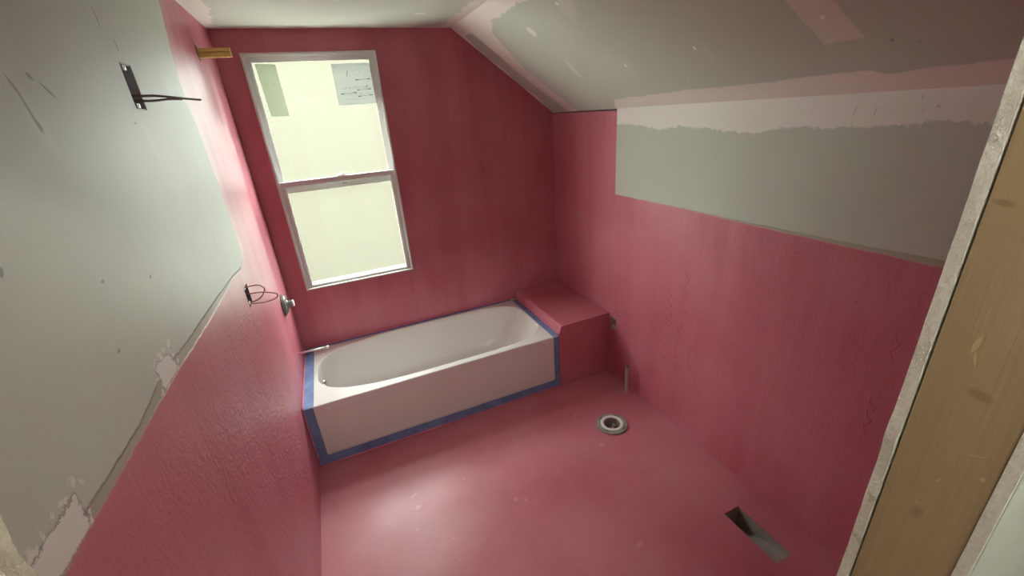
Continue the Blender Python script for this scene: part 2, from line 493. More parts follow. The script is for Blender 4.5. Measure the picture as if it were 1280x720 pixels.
def mat_glass():
    g = G('hazy_window_glass')
    nt = g.nt
    tr = nt.nodes.new('ShaderNodeBsdfTransparent'); tr.inputs[0].default_value = (.93, .95, .92, 1)
    tl = nt.nodes.new('ShaderNodeBsdfTranslucent'); tl.inputs[0].default_value = (.92, .93, .86, 1)
    gl = nt.nodes.new('ShaderNodeBsdfGlossy'); gl.inputs['Roughness'].default_value = .05
    fr = nt.nodes.new('ShaderNodeLayerWeight'); fr.inputs[0].default_value = .5
    m1 = nt.nodes.new('ShaderNodeMixShader'); m1.inputs[0].default_value = .007
    m2 = nt.nodes.new('ShaderNodeMixShader')
    nt.links.new(tr.outputs[0], m1.inputs[1]); nt.links.new(tl.outputs[0], m1.inputs[2])
    nt.links.new(g.m('MULTIPLY_ADD', g.m('POWER', fr.outputs['Facing'], 5.0), .6, .02), m2.inputs[0]); nt.links.new(m1.outputs[0], m2.inputs[1]); nt.links.new(gl.outputs[0], m2.inputs[2])
    nt.links.new(m2.outputs[0], g.out.inputs[0])
    return g.mat

def mat_paper(name, col):
    g = G(name)
    nt = g.nt
    tl = nt.nodes.new('ShaderNodeBsdfTranslucent'); tl.inputs[0].default_value = (*col, 1)
    df = nt.nodes.new('ShaderNodeBsdfDiffuse'); df.inputs[0].default_value = (.75, .75, .7, 1)
    c = g.mix(g.m('MULTIPLY_ADD', g.noise(25, 4), .8, .5, clamp=True), tuple(v * .93 for v in col), col)
    nt.links.new(c, tl.inputs[0])
    m = nt.nodes.new('ShaderNodeMixShader'); m.inputs[0].default_value = .25
    nt.links.new(tl.outputs[0], m.inputs[1]); nt.links.new(df.outputs[0], m.inputs[2])
    nt.links.new(m.outputs[0], g.out.inputs[0])
    return g.mat

M_LEFT, M_RIGHT, M_BACK = mat_wall_left(), mat_wall_right(), mat_wall_back()
M_FLOOR, M_BENCH, M_CEIL, M_SLOPE = mat_floor(), mat_bench(), mat_ceiling(), mat_slope()
M_WOOD, M_GYP, M_BOARD = mat_wood(), mat_gypsum(), mat_board_plain()
M_TAPE, M_GLASS = mat_tape(), mat_glass()
M_PAPER = mat_paper('white_label_paper', (.335, .34, .325))
M_FILM = mat_paper('green_label_film', (.315, .33, .275))
M_INK = plain('grey_print', (.10, .10, .10), .7)
M_INK2 = plain('pale_print', (.22, .22, .21), .7)
M_TUB = plain('white_tub_enamel', (.74, .73, .705), .22, var=.03, scale=4, coat=.3)
M_VINYL = plain('white_window_vinyl', (.64, .63, .62), .4, var=.04, scale=9)
M_EDGE = plain('bright_pink_coat_edge', (.72, .17, .25), .4, var=.15, scale=40)
M_GALV = plain('galvanised_metal', (.36, .345, .305), .6, .25, var=.25, scale=30, bump=.2)
M_STEEL = plain('brushed_steel', (.62, .62, .60), .32, .9, var=.1)
M_PIPE = plain('dull_grey_pipe', (.40, .41, .42), .5, .0, var=.12)
M_CHROME = plain('chrome', (.80, .80, .79), .15, 1.0, var=.03)
M_BOXP = plain('blue_grey_box_plastic', (.42, .44, .48), .5)
M_BOXG = plain('pale_grey_box_metal', (.50, .50, .46), .5, .2)
M_DARKBOX = plain('dark_grey_steel_box', (.16, .15, .14), .6, .3)
M_WIREG = plain('olive_grey_cable', (.16, .155, .11), .55)
M_WIREC = plain('copper_brown_wire', (.34, .13, .08), .5, .0)
M_WHITE = plain('white_plastic', (.80, .80, .77), .4, var=.05)
M_PVCG = plain('grey_green_cast_ring', (.30, .32, .28), .6, var=.2, scale=40)
M_DIRT = plain('dirty_pipe_inside', (.24, .22, .195), .9, var=.5, scale=60, bump=.6)
M_VALVE = plain('grey_green_valve_metal', (.25, .29, .265), .4, .4)
M_BRASS = plain('yellow_stub', (.76, .62, .20), .5, var=.12)
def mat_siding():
    g = G('darkened_house_wall')  # cream painted near black in place of dimmer daylight on the wall
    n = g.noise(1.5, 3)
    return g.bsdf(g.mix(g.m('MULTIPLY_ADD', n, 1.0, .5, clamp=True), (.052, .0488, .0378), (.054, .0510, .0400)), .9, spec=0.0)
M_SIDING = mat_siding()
M_ROOF = plain('grey_roof_shingle', (.2, .2, .2), .9)
M_BOUNCE = plain('bounce_roof_white', (.62, .62, .58), .9, var=.05)
M_GROUND = plain('pale_gravel_ground', (.66, .66, .62), .95)
M_PENCIL = plain('pencil_under_pink_coat', (.33, .068, .09), .6)

# ------------------------------------------------------------------ the setting
B2Y = (-1.005, -0.935); B2Z = (1.103, 1.185)
# left wall, face at x = 0
us = [YF - .12, -1.414, -1.340, B2Y[0], B2Y[1], .14]
vz = [-.05, B2Z[0], B2Z[1], 1.806, 1.910, H + .12]
bm = slab(us, vz, {(1, 3), (3, 1)}, lambda u, v, w: (-.12 * w, u, v))
tag(link('wall_left', bm, M_LEFT), 'bare grey board wall with rough pink waterproof coat below and beside window', 'wall', kind='structure')

# right knee wall, face at x = W
OY = (-.775, -.722); OZ = (.345, .432)
us = [YF - .12, OY[0], -.735, OY[1], .14]
vz = [-.05, OZ[0], OZ[1], HK - .012, HK + .02]
bm = slab(us, vz, {(1, 1), (2, 1), (2, 3), (3, 3)}, lambda u, v, w: (W + .14 * w, u, v))
wr = tag(link('wall_right', bm, M_RIGHT), 'low knee wall coated pink below grey board under sloped ceiling', 'wall', kind='structure')
# backing behind the dark gap over the coat
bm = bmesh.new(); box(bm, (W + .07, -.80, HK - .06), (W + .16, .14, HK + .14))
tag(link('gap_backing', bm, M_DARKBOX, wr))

# back wall with the window opening, face at y = 0
bm = slab([-.12, WX0, WX1, W + .14], [-.05, WZ0, WZ1, H + .12], {(1, 1)}, lambda u, v, w: (u, .14 * w, v))
tag(link('wall_back', bm, M_BACK), 'pink coated end wall around white window above bathtub', 'wall', kind='structure')

# floor with the toilet-flange hole and the duct hole
FX, FY = 1.597, -1.178
VX0, VX1, VY0, VY1 = 1.690, 1.777, -2.141, -1.889
xs = [-.12, FX - .042, FX + .042, VX0, VX1, W + .14]
ys = [YF - .12, VY0, VY1, FY - .042, FY + .042, .14]
bm = slab(xs, ys, {(3, 1), (1, 3)}, lambda u, v, w: (u, v, -.05 * w))
tag(link('floor', bm, M_FLOOR), 'pink waterproof coated floor with faint pale scuffs', 'floor', kind='structure')

# flat ceiling and sloped ceiling
bm = slab([-.12, XC], [YF - .12, .14], set(), lambda u, v, w: (u, v, H + .1 * w))
tag(link('ceiling', bm, M_CEIL), 'flat grey-green board ceiling with patchy white joint compound edges', 'ceiling', kind='structure')
sl = (H - HK) / (W - XC)
bm = slab([XC, W + .004], [YF - .12, .14], set(), lambda u, v, w: (u + .06 * w, v, H - (u - XC) * sl + .1 * w))
tag(link('ceiling_slope', bm, M_SLOPE), 'sloped grey board ceiling with joint compound bands and daubs', 'ceiling', kind='structure')

# doorway wall: two drywall sheets with a stud between them at each jamb
wf = empty('wall_front', (0, YF - .06, 0))
tag(wf, 'open doorway framing of pine studs between two drywall sheets', 'wall', kind='structure')
def sheet(name, y0, y1, seed, jl, jr):
    zs = [i * .022 for i in range(int(2.03 / .022) + 1)] + [2.03, H + .1]
    def f(u, v, w):
        x = u
        if abs(u - JX0) < 1e-6 and v < 2.03: x = u + jl * (mnoise.noise(Vector((seed, v * 28, w * 3.7))) + .6 * mnoise.noise(Vector((seed, v * 7, 2.))))
        if abs(u - JX1) < 1e-6 and v < 2.03:
            x = u + jr * (mnoise.noise(Vector((seed + 5, v * 30, w * 3.7))) + .6 * mnoise.noise(Vector((seed, v * 8, 5.))))
            x -= .006 * math.exp(-((v - 1.308) / .014) ** 2) * (jr > .0015)
        y = y0 + (y1 - y0) * w
        return (x, y, v)
    holes = {(1, j) for j in range(len(zs) - 2)}
    return link(name, slab([-.12, JX0, JX1, W + .14], zs, holes, f), M_GYP, wf)
def faced(name, y0, y1, mat):          # paper face laid on a sheet
    zs = [0, 2.03, H + .1]
    return link(name, slab([-.12, JX0 - .004, JX1 + .004, W + .14], zs, {(1, 0)}, lambda u, v, w: (u, y0 + (y1 - y0) * w, v)), mat, wf)
s1 = sheet('drywall_sheet', YF, YF - .0127, 1.3, .006, .002)
s2 = sheet('drywall_sheet', YF - .1047, YF - .1167, 8.1, .003, .0012)
faced('board_face', YF - .1165, YF - .1180, M_BOARD)
faced('coated_face', YF + .0012, YF + .0002, M_BACK)
for x0, x1 in ((JX0 - .041, JX0 - .003), (JX1 + .002, JX1 + .040)):
    bm = bmesh.new(); box(bm, (x0, YF - .104, 0), (x1, YF - .0155, 2.03))
    link('stud', bm, M_WOOD, wf, bevel=.0025)
bm = bmesh.new(); box(bm, (JX0 - .04, YF - .103, 2.032), (JX1 + .04, YF - .0155, 2.10))
link('header', bm, M_WOOD, wf, bevel=.002)

# hall behind the doorway (closed, lit by an unseen strip lamp added to fill the room)
HX0, HX1, HY0, HY1, HH = -.75, 2.05, -4.2, YF - .118, 2.32
def shell(name, a, b, mat, label, cat):
    bm = bmesh.new(); box(bm, a, b)
    return tag(link(name, bm, mat), label, cat, kind='structure')
M_HFLOOR = plain('hall_plywood', (.36, .27, .17), .7, var=.2, scale=8)
shell('floor_hall', (HX0, HY0, -.05), (HX1, YF - .12, 0), M_HFLOOR, 'plywood hall floor outside the doorway', 'floor')
shell('ceiling_hall', (HX0, HY0, HH), (HX1, YF - .10, HH + .05), M_BOARD, 'board ceiling of hall outside the doorway', 'ceiling')
shell('wall_hall_back', (HX0, HY0 - .05, 0), (HX1, HY0, HH), M_BOARD, 'board wall of hall facing the doorway', 'wall')
shell('wall_hall_left', (HX0 - .05, HY0, 0), (HX0, HY1 + .02, HH), M_BOARD, 'board side wall of hall left of doorway', 'wall')
shell('wall_hall_right', (HX1, HY0, 0), (HX1 + .05, HY1 + .02, HH), M_BOARD, 'board side wall of hall right of doorway', 'wall')
shell('wall_hall_front', (HX0, HY1 - .001, 0), (-.118, HY1 + .02, HH), M_BOARD, 'board wall of hall beside the doorway framing', 'wall')
lamp = empty('hall_fill_lamp', (.8, -3.2, HH))
tag(lamp, 'unseen strip lamp added on hall ceiling to fill the room', 'lamp')
bm = bmesh.new(); box(bm, (.1, -3.26, HH - .025), (1.5, -3.14, HH - .001)); link('fill_lamp_base', bm, M_WHITE, lamp, bevel=.004)
g = G('fill_lamp_glow')
em = g.nt.nodes.new('ShaderNodeEmission'); em.inputs[0].default_value = (1, .96, .88, 1); em.inputs[1].default_value = FILL_LAMP
g.nt.links.new(em.outputs[0], g.out.inputs[0])
link('fill_lamp_tube', tube(bmesh.new(), [(.13, -3.2, HH - .045), (1.47, -3.2, HH - .045)], .018, 16), g.mat, lamp, smooth=True)

# outdoors: neighbour's darkened cream wall facing the window, and the ground between
nb = empty('neighbouring_house', (0.4, 2.7, -3.0))
tag(nb, 'darkened cream wall of neighbouring house beyond the window glass', 'house')
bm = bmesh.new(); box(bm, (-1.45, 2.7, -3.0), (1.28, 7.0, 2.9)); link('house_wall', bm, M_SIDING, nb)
bm = bmesh.new(); box(bm, (-1.55, 2.62, 2.9), (1.36, 7.1, 3.0)); link('roof_edge', bm, M_ROOF, nb)
added_house = empty('neighbouring_house', (9.0, 2.7, -3.0))  # unseen house added to cut low sky light on the left wall
tag(added_house, 'unseen second house added beyond the gap to block low sky light', 'house')
bm = bmesh.new(); box(bm, (4.5, 2.7, -3.0), (12.0, 8.0, 2.6)); link('house_wall', bm, M_SIDING, added_house)
bm = bmesh.new(); box(bm, (4.4, 2.62, 2.6), (12.1, 8.1, 2.7)); link('roof_edge', bm, M_ROOF, added_house)
pr = empty('bounce_roof', (.6, 1.3, -.62))  # unseen roof added to reflect skylight up to the ceiling
tag(pr, 'unseen pale flat roof added below the window to bounce skylight', 'roof')
bm = bmesh.new(); box(bm, (-5.0, .145, -.62), (3.4, 2.5, -.5)); link('bounce_roof_deck', bm, M_BOUNCE, pr)
bm = bmesh.new(); box(bm, (-5.02, 2.502, -.66), (3.42, 2.53, -.49)); link('bounce_roof_edge', bm, M_BOUNCE, pr)
shell('ground', (-40, .14, -3.1), (60, 60, -3.0), M_GROUND, 'pale ground between the houses outside', 'ground')

# ------------------------------------------------------------------ window
wn = empty('window_1', ((WX0 + WX1) / 2, 0, WZ0))
tag(wn, 'white vinyl double-hung window with hazy glass over bathtub', 'window', kind='structure')
def ring(bm, x0, x1, z0, z1, l, r, b, t, y0, y1):
    """rectangular frame with its own side, bottom and top widths"""
    O = [(x0, z0), (x1, z0), (x1, z1), (x0, z1)]; I = [(x0 + l, z0 + b), (x1 - r, z0 + b), (x1 - r, z1 - t), (x0 + l, z1 - t)]
    V = {(k, w): [bm.verts.new((p[0], (y0, y1)[w], p[1])) for p in L] for k, L in (('o', O), ('i', I)) for w in (0, 1)}
    for i in range(4):
        j = (i + 1) % 4
        bm.faces.new((V['o',0][i], V['o',0][j], V['i',0][j], V['i',0][i]))
        bm.faces.new((V['o',1][j], V['o',1][i], V['i',1][i], V['i',1][j]))
        bm.faces.new((V['o',1][i], V['o',1][j], V['o',0][j], V['o',0][i]))
        bm.faces.new((V['i',0][i], V['i',0][j], V['i',1][j], V['i',1][i]))
    return bm
fr = link('frame', ring(bmesh.new(), WX0 + .001, WX1 - .001, WZ0 + .001, WZ1 - .001, .010, .010, .008, .010, -.006, .13), M_VINYL, wn, bevel=.0015)
link('frame_stop', ring(bmesh.new(), WX0 + .0105, WX1 - .0105, WZ0 + .0085, WZ1 - .0105, .006, .006, .002, .006, .002, .009), M_VINYL, fr)
up = link('upper_sash', ring(bmesh.new(), WX0 + .011, WX1 - .011, 1.383, WZ1 - .011, .024, .024, .060, .024, .048, .078), M_VINYL, wn, bevel=.002)
lo = link('lower_sash', ring(bmesh.new(), WX0 + .011, WX1 - .011, WZ0 + .009, 1.452, .027, .027, .014, .026, .012, .042), M_VINYL, wn, bevel=.002)
link('glazing_bead', ring(bmesh.new(), WX0 + .0375, WX1 - .0375, WZ0 + .0225, 1.4265, .005, .005, .004, .005, .017, .026), M_VINYL, lo)
link('glazing_bead', ring(bmesh.new(), WX0 + .0345, WX1 - .0345, 1.4445, WZ1 - .0345, .005, .005, .004, .005, .053, .060), M_VINYL, up)
bm = bmesh.new(); box(bm, (WX0 + .036, .0265, WZ0 + .021), (WX1 - .036, .0285, 1.428)); link('pane', bm, M_GLASS, lo)
bm = bmesh.new(); box(bm, (WX0 + .033, .0610, 1.443), (WX1 - .033, .0630, WZ1 - .033)); link('pane', bm, M_GLASS, up)
bm = bmesh.new()
lathe(bm, [(0, 0), (.022, 0), (.020, .008), (.012, .012), (0, .012)], (.462, .030, 1.452), n=24)
box(bm, (.432, .022, 1.452), (.492, .040, 1.457)); box(bm, (.470, .012, 1.460), (.500, .024, 1.467))
link('sash_lock', bm, M_VINYL, lo, bevel=.001)
bm = bmesh.new(); box(bm, (.462, .044, 1.402), (.486, .0475, 1.408)); link('lock_keeper', bm, M_INK2, up)

# labels stuck on the upper pane
YS = .0605
def decal(name, pts, mat, y=YS, t=.0004, parent=None):
    bm = bmesh.new()
    a = [bm.verts.new((p[0], y, p[1])) for p in pts]; b = [bm.verts.new((p[0], y - t, p[1])) for p in pts]
    bm.faces.new(a); bm.faces.new(b[::-1])
    for i in range(len(pts)):
        j = (i + 1) % len(pts); bm.faces.new((a[i], a[j], b[j], b[i]))
    return link(name, bm, mat, parent)
lb = decal('window_label', [(.160, 2.066), (.258, 2.063), (.263, 1.802), (.173, 1.805)], M_FILM)
tag(lb, 'tall plain pale green label strip on upper window pane', 'label')
def bar(bm, x0, z0, x1, z1, w, y):
    d = Vector((x1 - x0, 0, z1 - z0)).normalized(); n = Vector((-d.z, 0, d.x)) * w / 2
    a, b = Vector((x0, y, z0)), Vector((x1, y, z1))
    t = Vector((0, .0002, 0))
    q = [a + n, b + n, b - n, a - n]
    v = [bm.verts.new(p) for p in q] + [bm.verts.new(p + t) for p in q]
    for f in ((0,1,2,3),(7,6,5,4),(0,4,5,1),(1,5,6,2),(2,6,7,3),(3,7,4,0)): bm.faces.new([v[i] for i in f])
bm = bmesh.new(); yy = YS - .0007
for a in ((.182,1.966,.190,1.974),(.190,1.974,.198,1.966),(.184,1.963,.196,1.962),(.222,1.968,.238,1.968)): bar(bm, *a, .0015, yy)
tag(link('print_mark', bm, M_INK2, lb), kind='stuff')
lb2 = decal('window_label', [(.541, 2.055), (.753, 2.056), (.752, 1.838), (.536, 1.838)], M_PAPER)
tag(lb2, 'square white printed label with grey lines on upper window pane', 'label')
bm = bmesh.new()
for x0, x1, z in ((.655,.675,1.969),(.723,.740,1.972),(.655,.668,1.916),(.715,.735,1.918),(.562,.578,1.899),(.632,.650,1.903),(.654,.672,1.882),(.720,.738,1.886)):
    bar(bm, x0, z, x1, z + .001, .0048, yy)
for a in ((.668,1.970,.735,1.972,.0018),(.655,1.916,.735,1.918,.0016),(.565,1.8995,.645,1.903,.0013),(.655,1.8825,.735,1.886,.0016),(.612,1.990,.622,2.020,.003),(.706,1.922,.716,1.940,.003)): bar(bm, *a, yy)
bar(bm, .556, 2.040, .561, 2.040, .004, yy)
tag(link('print_line', bm, M_INK, lb2), kind='stuff')
bm = bmesh.new()
rs = random.Random(3)
for z, x0, x1, hgt in ((1.922,.572,.730,.016),(1.890,.572,.730,.018),(1.866,.580,.690,.007)):     # rows of show-through lettering too faint to read
    x = x0
    while x < x1:
        s = rs.uniform(.3, 1.0)
        bar(bm, x, z, x + rs.uniform(-.002, .004), z + hgt * s, .0016, yy)
        if rs.random() < .5: bar(bm, x, z + hgt * s * .9, x + .006, z + hgt * s * rs.uniform(.4, .9), .0014, yy)
        x += rs.uniform(.007, .012)
for k in range(14):
    t0, t1 = 2 * math.pi * k / 14, 2 * math.pi * (k + 1) / 14
    bar(bm, .672 + .017 * math.cos(t0), 2.010 + .014 * math.sin(t0), .672 + .017 * math.cos(t1), 2.010 + .014 * math.sin(t1), .0012, yy)
tag(link('faint_print', bm, M_INK2, lb2), kind='stuff')

# ------------------------------------------------------------------ bathtub
tub = empty('bathtub', (TL / 2, -TW / 2, 0))
tag(tub, 'white alcove bathtub edged in blue tape under the window', 'bathtub')
bm = bmesh.new()
X0, X1, Y0, Y1 = .003, TL - .001, -TW, -.003
cx, cy = .775, -.350
ax, ay = .702, .303
angs = sorted([2 * math.pi * k / 112 for k in range(112)] + [math.atan2(v - cy, u - cx) % (2 * math.pi) for u in (X0, X1) for v in (Y0, Y1)])
angs = [a for i, a in enumerate(angs) if i == 0 or a - angs[i-1] > 1e-5]
def rect_pt(t, ins=0):
    c, s = math.cos(t), math.sin(t)
    k = min(((X1 - ins - cx) / c) if c > 1e-9 else ((X0 + ins - cx) / c) if c < -1e-9 else 1e9,
            ((Y1 - ins - cy) / s) if s > 1e-9 else ((Y0 + ins - cy) / s) if s < -1e-9 else 1e9)
    return cx + k * c, cy + k * s
def sup_pt(t, rx, ry, n, ox=0):
    c, s = math.cos(t), math.sin(t)
    n = n if c > 0 else n * .68
    r = (abs(c / rx) ** n + abs(s / ry) ** n) ** (-1 / n)
    return cx + ox + r * c, cy + r * s
rings = []
rings.append([(*rect_pt(t), HT - .006) for t in angs])
rings.append([(*rect_pt(t, .0015), HT - .0012) for t in angs])
rings.append([(*rect_pt(t, .005), HT) for t in angs])
for rx, ry, n, dz, ox in ((ax + .004, ay + .004, 4.4, 0, 0), (ax, ay, 4.4, -.0015, 0), (ax - .003, ay - .003, 4.4, -.007, 0), (ax - .008, ay - .007, 4.4, -.028, 0),
                       (ax - .022, ay - .022, 4.4, -.11, -.012), (ax - .048, ay - .042, 4.2, -.20, -.026), (ax - .080, ay - .064, 4.0, -.265, -.035),
                       (ax - .125, ay - .095, 3.8, -.302, -.035), (ax - .19, ay - .13, 3.4, -.318, -.035), (ax - .40, ay - .2, 3.0, -.324, -.035)):
    rings.append([(*sup_pt(t, rx, ry, n, ox), HT + dz) for t in angs])
VR = [[bm.verts.new(p) for p in r] for r in rings]
for a, b in zip(VR, VR[1:]):
    for k in range(len(angs)):
        k2 = (k + 1) % len(angs); bm.faces.new((a[k], a[k2], b[k2], b[k]))
c = bm.verts.new((cx - .035, cy, HT - .325))
for k in range(len(angs)): bm.faces.new((VR[-1][k], VR[-1][(k + 1) % len(angs)], c))
bo = link('basin', bm, M_TUB, tub, smooth=True)
for p in bo.data.polygons[:4 * len(angs)]: p.use_smooth = p.index >= 3 * len(angs) or p.index < 2 * len(angs)
bm = bmesh.new()
prof = [(Y0, HT - .006), (Y0, HT - .045), (Y0 + .002, HT - .05), (Y0 + .005, .004), (Y0 + .02, .001)]
r0 = [bm.verts.new((X0, y, z)) for y, z in prof]; r1 = [bm.verts.new((X1, y, z)) for y, z in prof]
for i in range(len(prof) - 1): bm.faces.new((r0[i], r1[i], r1[i+1], r0[i+1]))
link('apron', bm, M_TUB, tub)
# hidden ends and back of the tub
bm = bmesh.new()
v = [bm.verts.new(p) for p in ((X0, Y0 + .02, .001), (X0, Y1, .001), (X1, Y1, .001), (X1, Y0 + .02, .001), (X0, Y0, HT - .006), (X0, Y1, HT - .006), (X1, Y1, HT - .006), (X1, Y0, HT - .006))]
for f in ((0,1,5,4),(1,2,6,5),(2,3,7,6)): bm.faces.new([v[i] for i in f])
link('tub_sides', bm, M_TUB, tub)
ov = lathe(bmesh.new(), [(0, .016), (.020, .015), (.031, .010), (.034, .002), (.034, -.004)], (.104, -.415, HT - .055), 'x', 28)
link('overflow_plate', ov, M_CHROME, tub, smooth=True)
link('tub_drain', lathe(bmesh.new(), [(0, .002), (.012, .003), (.03, .004), (.035, 0)], (.32, -.35, HT - .323), n=28), M_CHROME, tub, smooth=True)

# blue masking tape, one strip per side
GT = 'blue masking tape strips around the bathtub'
def strip(label, a, b, edge=None):
    bm = bmesh.new(); box(bm, a, b)
    # ragged long edges
    bmesh.ops.subdivide_edges(bm, edges=[e for e in bm.edges if e.calc_length() > .15], cuts=18, use_grid_fill=True)
    for v in bm.verts:
        n = mnoise.noise(v.co * 23.0) * .0012
        dims = [b[i] - a[i] for i in range(3)]
        k = sorted(range(3), key=lambda i: dims[i])[1]
        v.co[k] += n
    o = tag(link('tape_strip', bm, M_TAPE), label, 'tape', GT)
    if edge:
        bm = bmesh.new()
        p, q, r = edge
        pts = [Vector(p).lerp(Vector(q), i / 24) for i in range(25)]
        tube(bm, [u + Vector((0, 0, 1)) * mnoise.noise(u * 19) * .0010 for u in pts], [r * (1 + .7 * mnoise.noise(u * 31)) for u in pts], 6)
        link('coat_edge', bm, M_EDGE, o, smooth=True)
    return o
strip('pale blue tape strip on tub rim along left wall', (.006, Y0 + .002, HT + .0004), (.058, -.045, HT + .0010), ((.004, Y0, HT + .003), (.004, -.02, HT + .003), .0035))
strip('blue tape strip on tub rim along back wall', (.005, -.034, HT + .0011), (TL - .045, -.004, HT + .0017), ((.02, -.003, HT + .004), (TL - .01, -.003, HT + .004), .0045))
strip('blue tape strip on tub rim against the pink ledge', (TL - .040, Y0 + .002, HT + .0004), (TL - .001, -.036, HT + .0010), None)
strip('dark blue upright tape strip on apron by left wall', (.004, Y0 - .0010, .060), (.054, Y0 - .0004, HT - .002), ((.004, Y0 - .002, .004), (.004, Y0 - .002, HT), .003))
strip('long blue tape strip along bottom of tub apron', (.004, Y0 - .0018, .006), (TL - .002, Y0 - .0011, .060), ((.004, Y0 - .003, .003), (TL + .002, Y0 - .003, .003), .0032))
strip('blue upright tape strip on apron beside pink ledge', (TL - .039, Y0 - .0010, .060), (TL - .002, Y0 - .0004, HT - .004), None)

# ------------------------------------------------------------------ ledge at the end of the tub
bench = empty('coated_ledge', ((TL + W) / 2, -TW / 2, 0))
tag(bench, 'boxed pink coated ledge between bathtub and knee wall', 'ledge')
bm = bmesh.new()
BY0, BY1, BX0, BX1 = -.701, -.002, TL + .0015, W - .0015
prof = [(BX0, .001), (BX0, HT + .004), (BX0 + .004, HT + .012), (BX0 + .016, HB - .006), (BX0 + .022, HB), (BX1, HB + .001), (BX1, .001)]
a = [bm.verts.new((x, BY0, z)) for x, z in prof]; b = [bm.verts.new((x, BY1, z)) for x, z in prof]
bm.faces.new(a); bm.faces.new(b[::-1])
for i in range(len(prof)):
    j = (i + 1) % len(prof); bm.faces.new((a[i], a[j], b[j], b[i]))
link('ledge_box', bm, M_BENCH, bench, bevel=.003)
bm = bmesh.new()
pts = [Vector((BX0 + .002, BY0 + .003, HT + .006)).lerp(Vector((BX0 + .002, BY1 - .004, HT + .006)), i / 24) for i in range(25)]
tube(bm, pts, [.0045 * (1 + .6 * mnoise.noise(u * 30)) for u in pts], 6)
link('coat_edge', bm, M_EDGE, bench, smooth=True)

# ------------------------------------------------------------------ toilet flange
fl = empty('toilet_flange', (FX, FY, 0))
tag(fl, 'round toilet flange ring standing in the pink floor', 'flange')
bm = lathe(bmesh.new(), [(.058, .0005), (.087, .0005), (.088, .008), (.086, .0105), (.060, .0115), (.058, .009)], (FX, FY, 0), n=56, close=True)
ringo = link('outer_ring', bm, M_PVCG, fl, smooth=False)
bm = lathe(bmesh.new(), [(.047, .0005), (.0645, .0005), (.0655, .0125), (.063, .0150), (.050, .0150), (.047, .011)], (FX, FY, 0), n=56, close=True)
link('inner_ring', bm, M_WHITE, fl)
bm = lathe(bmesh.new(), [(.0465, .010), (.0435, -.005), (.041, -.045), (.040, -.12), (0, -.125)], (FX, FY, 0), n=40)
link('pipe_throat', bm, M_DIRT, fl, smooth=True)
for t in (2.1, 2.1 + math.pi, .55, .55 + math.pi):
    bm = bmesh.new()
    for k in range(6):
        pass
    pts = [(FX + .075 * math.cos(t + d), FY + .075 * math.sin(t + d), .0112) for d in (-.22, -.11, 0, .11, .22)]
    tube(bm, pts, [.0018, .003, .003, .003, .0018], 8)
    link('bolt_slot', bm, M_DARKBOX, ringo)
bm = bmesh.new()
rs = random.Random(11)
for k in range(16):
    r, t = rs.uniform(0, .032), rs.uniform(0, 6.28)
    q = Vector((FX + r * math.cos(t), FY + r * math.sin(t), -.030 + rs.uniform(-.01, .006)))
    m = bmesh.ops.create_icosphere(bm, subdivisions=1, radius=rs.uniform(.006, .013), matrix=Matrix.Translation(q))
    for v in m['verts']: v.co += Vector((rs.uniform(-1, 1), rs.uniform(-1, 1), rs.uniform(-1, 1))) * .003
tag(link('rag_plug', bm, M_DIRT, fl), kind='stuff')

# ------------------------------------------------------------------ floor duct
dv = empty('floor_duct', ((VX0 + VX1) / 2, (VY0 + VY1) / 2, -.12))
tag(dv, 'rectangular galvanised duct opening cut into the pink floor', 'duct')
t = .0012
x0, x1, y0, y1 = VX0 + .001, VX1 - .001, VY0 + .001, VY1 - .001
bm = bmesh.new()
for a, b in (((x0, y0, -.13), (x0 + t, y1, -.004)), ((x1 - t, y0, -.13), (x1, y1, -.004)), ((x0, y0, -.13), (x1, y0 + t, -.004)), ((x0, y1 - t, -.13), (x1, y1, -.004))): box(bm, a, b)
link('duct_wall', bm, M_GALV, dv)
bm = bmesh.new()
v = [bm.verts.new(p) for p in ((x0, y0, -.028), (x1, y0, -.028), (x1, y0 + .10, -.05), (x0, y0 + .10, -.05), (x1, y1, -.128), (x0, y1, -.128))]
bm.faces.new((v[0], v[1], v[2], v[3])); bm.faces.new((v[3], v[2], v[4], v[5]))
link('duct_elbow', bm, M_GALV, dv)
bm = bmesh.new()
rs = random.Random(5)
for k in range(7):
    q = Vector((x0 + .012 + rs.uniform(0, .016), y1 - .05 + rs.uniform(-.02, .02), -.10 + rs.uniform(0, .01)))
    bmesh.ops.create_icosphere(bm, subdivisions=1, radius=rs.uniform(.005, .011), matrix=Matrix.Translation(q))
tag(link('plaster_crumbs', bm, M_WHITE, dv), kind='stuff')

# ------------------------------------------------------------------ pipe stub by the knee wall
pp = empty('pipe_stub', (1.858, -.972, 0))
tag(pp, 'short grey capped pipe rising from floor beside knee wall', 'pipe')
link('pipe', lathe(bmesh.new(), [(.0105, 0.0005), (.0105, .205), (.0090, .205), (.0090, .13), (0, .13)], (1.858, -.972, 0), n=20), M_PIPE, pp, smooth=False)
link('rim', lathe(bmesh.new(), [(.0112, .196), (.0116, .198), (.0116, .205), (.0085, .2065), (.0080, .203)], (1.858, -.972, 0), n=20), M_DARKBOX, pp)
link('floor_collar', lathe(bmesh.new(), [(.0108, .004), (.016, .003), (.020, .0006)], (1.858, -.972, 0), n=20), M_EDGE, pp)

